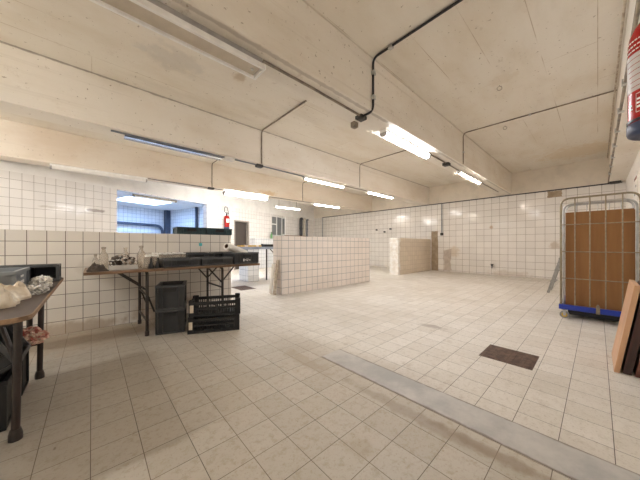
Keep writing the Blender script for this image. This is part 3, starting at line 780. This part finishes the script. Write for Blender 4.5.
for k in range(5): jar('dusty clear glass jar behind the low crate, %s from left' % words[k], .645+k*.068, 3.765+.02*(k % 2), 1.08)
for k in range(5): jar('dusty clear glass jar against the wall, %s from left' % words[k], .61+k*.076, 3.88-.015*(k % 2), 1.12)
for k in range(2):
    t = thing('dark_bottle', ['small black cone shaped bottle, left of the pair by the jars', 'small black cone shaped bottle, right of the pair by the jars'][k], 'bottle', (.49+.068*k, 3.335+.02*k, .74), 0, 'black cone bottles')
    bm = NB(); lathe(bm, [(.030,0), (.032,.008), (.012,.075), (.009,.10)], 12); ob('bottle_body', bm, M_black, t, smooth=True)
    bm = NB(); lathe(bm, [(.010,.098), (.011,.102), (.011,.113), (.008,.116)], 10); ob('cap', bm, M_black, t, smooth=True)
bm = NB(); sheet(bm, .075, .075, .06, 3, 24); tag(ob('crumpled_cloth', bm, M_cloth_d, smooth=True, loc=(.04, 3.365, .7395)), 'flat crumpled dark brown cloth at left end of folding table', 'cloth')
tb = thing('plastic_tub', 'low white plastic tub full of wrapped clutter on folding table', 'tub', (.25, 3.42, .74))
bm = NB(); prism(bm, [(-.115,-.09), (.115,-.09), (.115,.09), (-.115,.09)], 0, .006)
for (x0,x1,y0,y1) in ((-.12,.12,-.095,-.09), (-.12,.12,.09,.095), (-.12,-.115,-.09,.09), (.115,.12,-.09,.09)): box(bm, x0, x1, y0, y1, 0, .05)
ob('tub_body', bm, M_wrap, tb)
bm = NB(); crumple(bm, .102, .078, .075, .32, 3.4, 5, 5); 
for v in bm.verts: v.co.z += .03
ob('wrapping', bm, M_mess, tb, smooth=True, label='crumpled dark and white clutter in plastic')
for k, (x, y, z, r) in enumerate(((-.06, -.02, .115, .045), (.0, .03, .125, .05), (.06, -.01, .11, .04))):
    bm = NB(); crumple(bm, r, r*.8, r*.55, .3, 2.5, 20+k, 3)
    tag(ob('dark_rag', bm, M_cloth_d, smooth=True, loc=(.255+x, 3.42+y, .74+z-.012)), ['dark rag on the plastic tub, left end', 'dark rag on the plastic tub, middle one', 'dark rag on the plastic tub, end nearest the jars'][k], 'rag', 'rags in the plastic tub')
# paper roll
p0, p1 = Vector((1.36, 3.40, .985)), Vector((1.72, 3.585, .875))
t = thing('paper_roll', 'white paper roll leaning across the taller grey crate', 'roll', p0, rot=(p1-p0).to_track_quat('Z', 'Y').to_euler())
Lr = (p1-p0).length
bm = NB(); n = 24
o_, i_ = .050, .030
pr = [[(o_, 0), (o_, Lr)], [(i_, Lr), (i_, 0)]]
rs = []
for (r, z) in ((o_, 0), (o_, Lr), (i_, Lr), (i_, 0)):
    rs.append([bm.verts.new((r*math.cos(2*PI*k/n), r*math.sin(2*PI*k/n), z)) for k in range(n)])
rings(bm, rs+[rs[0]], cap=False); ob('paper', bm, M_paper, t, smooth=True)
bm = NB(); rs = []
for (r, z) in ((i_-.0005, .002), (i_-.0005, Lr-.002), (i_-.004, Lr-.002), (i_-.004, .002)):
    rs.append([bm.verts.new((r*math.cos(2*PI*k/n), r*math.sin(2*PI*k/n), z)) for k in range(n)])
rings(bm, rs+[rs[0]], cap=False)
lathe(bm, [(i_-.004, .05), (i_-.004, .055)], n)
ob('card_core', bm, M_card, t, smooth=True, label='dark brown card core')

# ------------------------------------------------------------------ left work table
lt = thing('work_table', 'worn brown table with rounded corner at the left edge', 'table', (-.54, 2.45, 0))
def rr(x0, x1, y0, y1, r, n=6):
    o = []
    for cx, cy, a0 in ((x1-r, y1-r, 0), (x0+r, y1-r, 90), (x0+r, y0+r, 180), (x1-r, y0+r, 270)):
        for k in range(n+1): a = math.radians(a0+90*k/n); o.append((cx+r*math.cos(a), cy+r*math.sin(a)))
    return o
bm = NB(); prism(bm, rr(-.345, .345, -.85, .90, .07), .681, .700); ob('tabletop', bm, M_tabletop, lt)
bm = NB(); A = rr(-.35, .35, -.855, .905, .075); B = rr(-.3455, .3455, -.8505, .9005, .0705)
ra = [bm.verts.new((x, y, .680)) for x, y in A]; rb = [bm.verts.new((x, y, .7005)) for x, y in A]; rc = [bm.verts.new((x, y, .7005)) for x, y in B]; rd = [bm.verts.new((x, y, .680)) for x, y in B]
rings(bm, [ra, rb, rc, rd, ra], cap=False); ob('edge_band', bm, M_edge, lt, label='pale worn wooden edge')
for x in (.25, -.27):
    for y in (-.44, .37):
        bm = NB(); tube(bm, [(x+.01, y, .674), (x, y, .04)], .0165, 12); lg = ob('leg', bm, M_steel_br, lt, smooth=True)
        b = NB(); lathe(b, [(.026, 0), (.026, .03), (.020, .055)], 12, Matrix.Translation((x, y, 0))); ob('foot_cap', b, M_steel_k, lg, smooth=True)
bm = NB(); tube(bm, [(.205, .37, .67), (.20, .37, .30)], .015, 8); tube(bm, [(.25, .37, .36), (-.27, .37, .36)], .012, 8); tube(bm, [(.25, .37, .26), (-.27, .37, .26)], .012, 8); ob('crossbar', bm, M_steel_br, lt)
bm = NB(); tube(bm, [(.25, -.44, .40), (.17, -.36, .67)], .011, 8); tube(bm, [(-.27, -.44, .6), (.25, -.44, .6)], .012, 8); ob('brace', bm, M_steel_br, lt)
c1 = crate('blue grey crate with white sticker on the left work table', .54, .45, .142, M_crate_g, (-.602, 2.55, .70), 0, 'crates on the left work table')
bm = NB(); box(bm, .2685, .2705, -.10, .0, .055, .075); box(bm, .2685, .2705, -.10, -.01, .095, .108); ob('label_mark', bm, M_labelw, c1, label='white sticker')
bx = crate('black crate lying on its side at the far table end', .40, .135, .25, M_crate, (-.40, 3.265, .7705), 0, 'crates on the left work table', rot=(PI/2, 0, 0))
bm = NB(); box(bm, .03, .036, -.055, .055, .01, .22); ob('divider', bm, M_crate, bx)
bm = NB(); sheet(bm, .21, .17, .10, 1, 44); tag(ob('plastic_bag', bm, M_bag, smooth=True, loc=(-.48, 2.075, .7005)), 'crumpled cream plastic bag spread on the left work table', 'bag')
bm = NB(); crumple(bm, .052, .11, .032, .42, 2.6, 2, 5); tag(ob('plastic_bag', bm, M_wrap, smooth=True, loc=(-.258, 2.36, .7005), rot=(0,0,.0)), 'clear plastic bag between cream bag and table edge', 'bag')
bm = NB(); crumple(bm, .05, .09, .05, .42, 3.0, 9, 5); tag(ob('plastic_bag', bm, M_bag_w, smooth=True, loc=(-.262, 2.62, .7005)), 'small crumpled white plastic bag in front of black crate', 'bag')
cr = thing('rolled_sheet', 'thin cream rolled sheet on the table corner in front', 'roll', (-.53, 1.775, .7225))
bm = NB(); tube(bm, [(-.24, -.01, 0), (-.1, 0, 0), (.1, .015, 0), (.2, .03, 0)], [.021, .022, .021, .017], 12); ob('sheet_body', bm, M_bag, cr, smooth=True)
bm = NB(); tube(bm, [(.2, .03, 0), (.222, .033, -.002)], .010, 10); ob('end_cap', bm, M_teal, cr, label='small blue tip')
# crates below it
crate('black crate on floor under the left table, bearing the tilted crate', .50, .36, .27, M_black, (-.585, 2.31, 0), 0, 'crates under the left work table')
crate('black crate on floor under left table, bearing the red net', .50, .24, .312, M_black, (-.585, 2.67, 0), 0, 'crates under the left work table')
a = math.radians(62)
crate('dark crate tilted on its side under the left table', .30, .34, .16, M_crate, (-.50, 2.30, .272+.15*math.sin(a)), 0, 'crates under the left work table', rot=(0, a, 0))
bm = NB(); crumple(bm, .09, .085, .065, .42, 3, 4, 5); tag(ob('net_bag', bm, M_redbag, smooth=True, loc=(-.335, 2.66, .3135)), 'red and white printed net bag under the left table', 'bag')

# ------------------------------------------------------------------ back passage worktop and things
wt = thing('steel_worktop', 'blue grey steel worktop in the passage behind the low wall', 'worktop', (3.75, 6.65, 0))
bm = NB(); box(bm, -.9, .9, -.35, .35, .91, .95); box(bm, -.9, .9, -.35, -.33, .88, .91); ob('tabletop', bm, M_steel, wt, bevel=.004)
for x in (-.05, .85):
    for y in (-.3, .3):
        bm = NB(); tube(bm, [(x, y, 0), (x, y, .91)], .022, 10); ob('leg', bm, M_steel_k, wt, smooth=True)
bm = NB(); tube(bm, [(.05, -.3, .90), (.6, -.3, .35)], .014, 8); ob('brace', bm, M_steel_k, wt)
bm = NB(); box(bm, -.62, -.3, -.3, .25, 0, .90); ob('pedestal', bm, M_inner, wt, label='pale blue tiled support')
for k, (x, w_, lab) in enumerate(((3.10, .16, 'flat yellow card tray on the steel worktop, left one'), (3.42, .13, 'flat yellow card tray on the steel worktop, right one'))):
    t = thing('card_tray', lab, 'tray', (x, 6.5, .951), .1*k, 'card trays on the worktop')
    bm = NB(); box(bm, -w_, w_, -.12, .12, 0, .006)
    for (x0,x1,y0,y1) in ((-w_,w_,-.12,-.115), (-w_,w_,.115,.12), (-w_,-w_+.005,-.115,.115), (w_-.005,w_,-.115,.115)): box(bm, x0, x1, y0, y1, .006, .045)
    ob('tray_body', bm, M_ochre, t)
    bm = NB(); box(bm, -w_*.3, w_*.3, -.123, -.1205, .01, .035); ob('tray_label', bm, M_paper, t)
t = thing('roasting_pan', 'black roasting pan on the steel worktop beside the yellow trays', 'pan', (3.86, 6.5, .951))
bm = NB(); prism(bm, rr(-.18, .18, -.12, .12, .03), 0, .008)
A = rr(-.18,.18,-.12,.12,.03); B = rr(-.20,.20,-.14,.14,.04); Cc = rr(-.185,.185,-.125,.125,.03); Dd = rr(-.17,.17,-.11,.11,.03)
rings(bm, [[bm.verts.new((x,y,z)) for x,y in P] for P, z in ((A,.0),(B,.07),(Cc,.07),(Dd,.008))], cap=False); ob('pan_body', bm, M_black, t)
for s in (-1, 1):
    bm = NB(); tube(bm, bend([(s*.19,-.05,.06),(s*.235,-.05,.075),(s*.235,.05,.075),(s*.19,.05,.06)], .02), .007, 8); ob('handle', bm, M_black, t)
gb = bottle('green glass bottle standing on the pale tiled ledge', *wl(5.93, -.14, 0).to_2d(), 1.25, M_glass_g, None, 1.29)
for k, (x, y, q, m_) in enumerate(((2.725, 4.36, .70, M_alu), (2.715, 4.50, .62, M_paper))):
    t = thing('leaning_plank', ['grey plank leaning on the end of the low wall, front one', 'white plank leaning on the end of the low wall, rear one'][k], 'plank', (x, y, 0), rot=(0, math.radians(7.0), 0), group='planks at the low wall')
    bm = NB(); box(bm, -.02, .0, -.045, .045, .003, q); ob('plank_board', bm, m_ if k else M_conduit_l, t, bevel=.003)
bm = NB(); box(bm, 3.0, 3.55, 4.36, 4.43, 1.186, 1.204); tag(ob('wooden_batten', bm, M_edge, bevel=.003), 'thin orange brown batten lying on top of the low wall', 'batten')

# far extinguisher
fe = thing('fire_extinguisher', 'small red extinguisher hung on the far wall near the door', 'fire extinguisher', wl(3.40, -.13, 1.60), RZ)
bm = NB(); lathe(bm, [(.088,.05), (.092,.07), (.092,.42), (.08,.47), (.05,.50), (.03,.51)], 18); ob('cylinder_body', bm, M_red, fe, smooth=True)
bm = NB(); lathe(bm, [(.09,0), (.094,.01), (.094,.075)], 18); ob('base_ring', bm, M_blk_blue, fe, smooth=True)
bm = NB(); tube(bm, [(0,0,.50), (0,0,.57)], .03, 10); box(bm, -.02, .10, -.018, .018, .57, .59); box(bm, -.02, .09, -.015, .015, .615, .63); ob('valve_head', bm, M_black, fe)
bm = NB(); tube(bm, bend([(-.02,0,.58), (-.11,0,.64), (-.09,0,.83), (.03,0,.83), (.08,0,.62), (.105,-.03,.38), (.10,-.03,.2)], .1), .013, 8); ob('hose', bm, M_black, fe, smooth=True)
bm = NB(); 
for k in range(9):
    a0 = math.radians(-140+k*12); a1 = math.radians(-140+(k+1)*12); r = .0935
    vs = [bm.verts.new((r*math.cos(q), r*math.sin(q), z)) for q, z in ((a0,.24),(a1,.24),(a1,.38),(a0,.38))]; bm.faces.new(vs)
bmesh.ops.remove_doubles(bm, verts=bm.verts, dist=.001); ob('paper_label', bm, M_labelw, fe)
bm = NB(); box(bm, -.04, .04, .09, .13, .3, .5); ob('wall_bracket', bm, M_alu, fe)

# big extinguisher, near right
be = thing('fire_extinguisher', 'large red extinguisher with pale band high on the right', 'fire extinguisher', (1.60, -.158, 1.425))
R = .078
bm = NB(); lathe(bm, [(R,.045), (R,.345), (R*.985,.37), (R*.94,.395), (R*.84,.42), (R*.68,.44), (R*.5,.455), (.028,.47)], 28); cy = ob('cylinder_body', bm, M_red, be, smooth=True)
bm = NB(); lathe(bm, [(R*.9,0), (R*1.0,.006), (R*1.04,.015), (R*1.04,.045), (R*1.0,.05)], 28); ob('base_ring', bm, M_blk_blue, be, smooth=True)
bm = NB(); lathe(bm, [(R*1.008,.052), (R*1.035,.053), (R*1.035,.062), (R*1.008,.063)], 28, capb=False, capt=False); ob('base_band', bm, M_black, be, smooth=True)
def wrap(a0, a1, z0, z1, k=1.008, n=10, bm=None):
    bm = bm or NB()
    v = [[bm.verts.new((R*k*math.cos(math.radians(a0+(a1-a0)*i/n)), R*k*math.sin(math.radians(a0+(a1-a0)*i/n)), z)) for i in range(n+1)] for z in (z0, z1)]
    for i in range(n): bm.faces.new((v[0][i], v[0][i+1], v[1][i+1], v[1][i]))
    return bm
bl = ob('printed_band', wrap(30, 270, .17, .315, n=24), M_label, be, smooth=True, label='pale silver printed band')
bm = NB()
for i, z in enumerate((.295, .272, .25, .228, .206, .185)): wrap(98+4*i, 165-6*(i % 3), z, z+.0022, 1.012, 8, bm)
ob('printed_text', bm, M_red, bl)
bm = NB(); random.seed(3)
for z in (.362, .343, .326):
    a_ = 95
    while a_ < 170:
        q = random.uniform(3, 9); wrap(a_, a_+q, z, z+.005, 1.010, 2, bm); a_ += q+2.5
ob('printed_text', bm, M_labelw, be); bm = NB()
for (a0, a1, z0, z1) in ((131,132,.085,.155), (146,147,.085,.155), (131,147,.084,.086), (131,147,.154,.156), (133,143,.10,.108), (133,142,.115,.122), (133,143,.13,.137), (112,122,.10,.105), (112,120,.115,.12)): wrap(a0, a1, z0, z1, 1.012, 3, bm)
ob('printed_lettering', bm, M_labelw, be)
bm = NB(); tube(bm, [(0,0,.46), (0,0,.52)], .026, 12); box(bm, -.02, .11, -.015, .015, .52, .54); box(bm, -.02, .10, -.014, .014, .54, .58); ob('valve_head', bm, M_black, be)
bm = NB(); tube(bm, bend([(.02,0,.5), (.1,0,.50), (.105,0,.3), (.10,0,.12)], .06), .011, 8); ob('hose', bm, M_black, be, smooth=True)
bm = NB(); box(bm, -.05, .05, -.104, -R*.98, .25, .31); ob('wall_bracket', bm, M_alu, be)

# ------------------------------------------------------------------ wire trolley
X0, Y0, Y1, X1 = 4.78, -.34, .34, 5.64
tr = thing('wire_trolley', 'tall zinc wire trolley on a blue base with brown sheets', 'trolley', ((X0+X1)/2, (Y0+Y1)/2, 0))
ox, oy = (X0+X1)/2, (Y0+Y1)/2
bm = NB(); a, b_ = (X1-X0)/2, (Y1-Y0)/2
box(bm, -a-.02, -a+.02, -b_-.01, b_+.02, .125, .19); box(bm, a-.02, a+.02, -b_-.01, b_+.02, .125, .19); box(bm, -a+.02, a-.02, -b_-.01, -b_+.03, .125, .19); box(bm, -a+.02, a-.02, b_-.02, b_+.02, .125, .19)
ob('base_frame', bm, M_blue, tr, bevel=.004)
bm = NB()
for k in range(9): y = -b_+.05+(2*b_-.1)*k/8; box(bm, -a+.02, a-.02, y-.012, y+.012, .15, .165)
ob('base_slats', bm, M_black, tr)
bm = NB(); box(bm, -a+.14, a-.14, -b_+.06, b_-.06, .035, .15); ob('underside_block', bm, M_black, tr)  # black block filling the space under the base
bm = NB(); box(bm, -a-.03, -a-.02, -.02, .015, .12, .22); box(bm, -a-.04, -a-.03, -.012, .008, .15, .24); ob('latch', bm, M_zinc, tr)
def uframe(name, x, mat, top, hz, nb, inset=0, rt=.012):
    bm = NB(); yy = b_-inset
    tube(bm, bend([(x, -yy, .17), (x, -yy, top), (x, yy, top), (x, yy, .17)], .10, 7), rt, 10); f = ob(name, bm, mat, tr, smooth=True)
    for k in range(1, nb+1):
        y = -yy + 2*yy*k/(nb+1); bm = NB(); tube(bm, [(x, y, .18), (x, y, top)], .0068, 8); ob('wire', bm, mat, f, smooth=True)
    for z in hz:
        bm = NB(); tube(bm, [(x-.009, -yy, z), (x-.009, yy, z)], .0062, 8); ob('wire', bm, mat, f, smooth=True)
    return f
uframe('front_frame', -a, M_zinc, 1.63, (1.275, .91, .55), 4)
uframe('middle_frame', -a+.09, M_zinc_c, 1.56, (), 0, .02, .013)
uframe('rear_frame', a, M_zinc_c, 1.63, (1.275, .91, .55), 5)
bm = NB()
for z in (1.5, .6):
    for y in (-b_, b_): tube(bm, [(-a, y, z), (-a+.1, y, z)], .006, 6)
ob('hinge_link', bm, M_zinc, tr)
for sx in (-1, 1):
    for sy in (-1, 1):
        cx, cy = sx*(a-.02), sy*(b_-.035)
        bm = NB(); tube(bm, [(cx-.016, cy, .05), (cx+.016, cy, .05)], .05, 20); wh = ob('wheel', bm, M_rubber, tr, smooth=True)
        bm = NB(); tube(bm, [(cx-.02, cy, .05), (cx+.02, cy, .05)], .03, 14); ob('hub', bm, M_yellow, wh, smooth=True)
        bm = NB(); box(bm, cx-.03, cx-.023, cy-.014, cy+.014, .04, .125); box(bm, cx+.023, cx+.03, cy-.014, cy+.014, .04, .125); box(bm, cx-.03, cx+.03, cy-.03, cy+.03, .112, .125); ob('fork', bm, M_alu, wh)
for k, (x, y0, y1, z1, m_, lab) in enumerate(((4.915, -.32, .303, 1.45, M_ply, 'large brown fibreboard sheet standing at the trolley front'), (4.955, -.33, .24, 1.44, M_ply2, 'brown fibreboard sheet just behind the front one in the trolley'), (4.985, -.31, .27, 1.42, M_ply2, 'third brown fibreboard sheet standing in the trolley'))):
    bm = NB(); box(bm, x-.010, x+.010, y0+.02, y1, .168, z1); tag(ob('fibreboard_sheet', bm, m_, bevel=.001), lab, 'board', 'fibreboard sheets in the wire trolley')
bm = NB(); crumple(bm, .09, .07, .12, .25, 2.4, 6, 4); tag(ob('printed_bag', bm, M_blue_bag, smooth=True, loc=(5.12, .20, .168)), 'blue and white printed bag on the trolley base', 'bag')

# leaning boards at right edge
labs = ['light oak board at the front of the leaning stack', 'dark stained board just behind the light oak one', 'red brown board in the middle of the leaning stack', 'dark board behind the red brown one in the stack', 'black board at the back of the leaning stack against the wall']
ang = math.radians(-8.5)
for k, (m_, th, yy, L, H) in enumerate(((M_board_l, .030, -.085, .50, .70), (M_board_d, .045, -.130, .45, .70), (M_board_r, .035, -.190, .44, .71), (M_board_d, .05, -.245, .45, .69), (M_board_k, .05, -.305, .43, .70))):
    t = thing('leaning_board', labs[k], 'board', (3.05+.01*(k % 2), yy, .001), rot=(-ang, 0, 0), group='boards leaning in a stack')
    bm = NB(); box(bm, 0, L, -th, 0, 0, H); ob('board_panel', bm, m_, t, bevel=.002)

# step ladder behind the trolley
sl = thing('step_ladder', 'aluminium step ladder standing behind the wire trolley', 'ladder', (7.3, .40, 0))
for x in (-.20, .21):
    bm = NB(); tube(bm, [(x, .30+(.06 if x > 0 else -.06)*0, 0), (x*.8, .0, 1.15)], .030, 4); ob('front_rail', bm, M_alu_d, sl)
    bm = NB(); tube(bm, [(x*1.1, -.42, 0), (x*.8, -.05, 1.15)], .022, 4); ob('rear_rail', bm, M_alu_d, sl)
for k in range(1, 5):
    z = .24*k; f = z/1.15; y = .30*(1-f); bm = NB(); box(bm, -.20*(1-.2*f), .21*(1-.2*f), y-.05, y+.03, z-.012, z+.012); ob('step', bm, M_alu_d, sl)
bm = NB(); box(bm, -.18, .18, -.10, .05, 1.15, 1.18); ob('top_cap', bm, M_alu, sl, bevel=.004)
# small notice on the right wall
nt = thing('wall_notice', 'small white notice with red band on the right side wall', 'notice', (7.6, -.479, 2.05))
bm = NB(); box(bm, -.35, .35, 0, .006, -.25, .28); ob('notice_sheet', bm, M_labelw, nt)
bm = NB(); box(bm, -.30, .10, .006, .008, .16, .21); ob('red_band', bm, M_red, nt)
bm = NB(); box(bm, -.22, -.10, .006, .008, .02, .06); ob('dark_mark', bm, M_blk_blue, nt)
bm = NB(); box(bm, -.02, .1, .006, .008, -.12, -.08); ob('dark_mark', bm, M_blk_blue, nt)
EXPOSURE = 1.85
# ------------------------------------------------------------------ camera and world
cam = bpy.data.cameras.new('camera'); co = bpy.data.objects.new('camera', cam); COL.objects.link(co)
co.location = (0, 0, 1.0); co.rotation_euler = (PI/2, 0, math.radians(-42.2))
cam.sensor_width = 36; cam.lens = 36*251.8/640; cam.shift_y = 5/640; cam.clip_start = .05
S.camera = co
wd = bpy.data.worlds.new('world'); S.world = wd; wd.use_nodes = True
wd.node_tree.nodes['Background'].inputs[0].default_value = (.75,.85,1,1); wd.node_tree.nodes['Background'].inputs[1].default_value = .3
S.cycles.diffuse_bounces = 8; S.cycles.max_bounces = 14
S.view_settings.view_transform = 'Standard'; S.view_settings.look = 'None'
S.view_settings.exposure = EXPOSURE; S.view_settings.gamma = 1
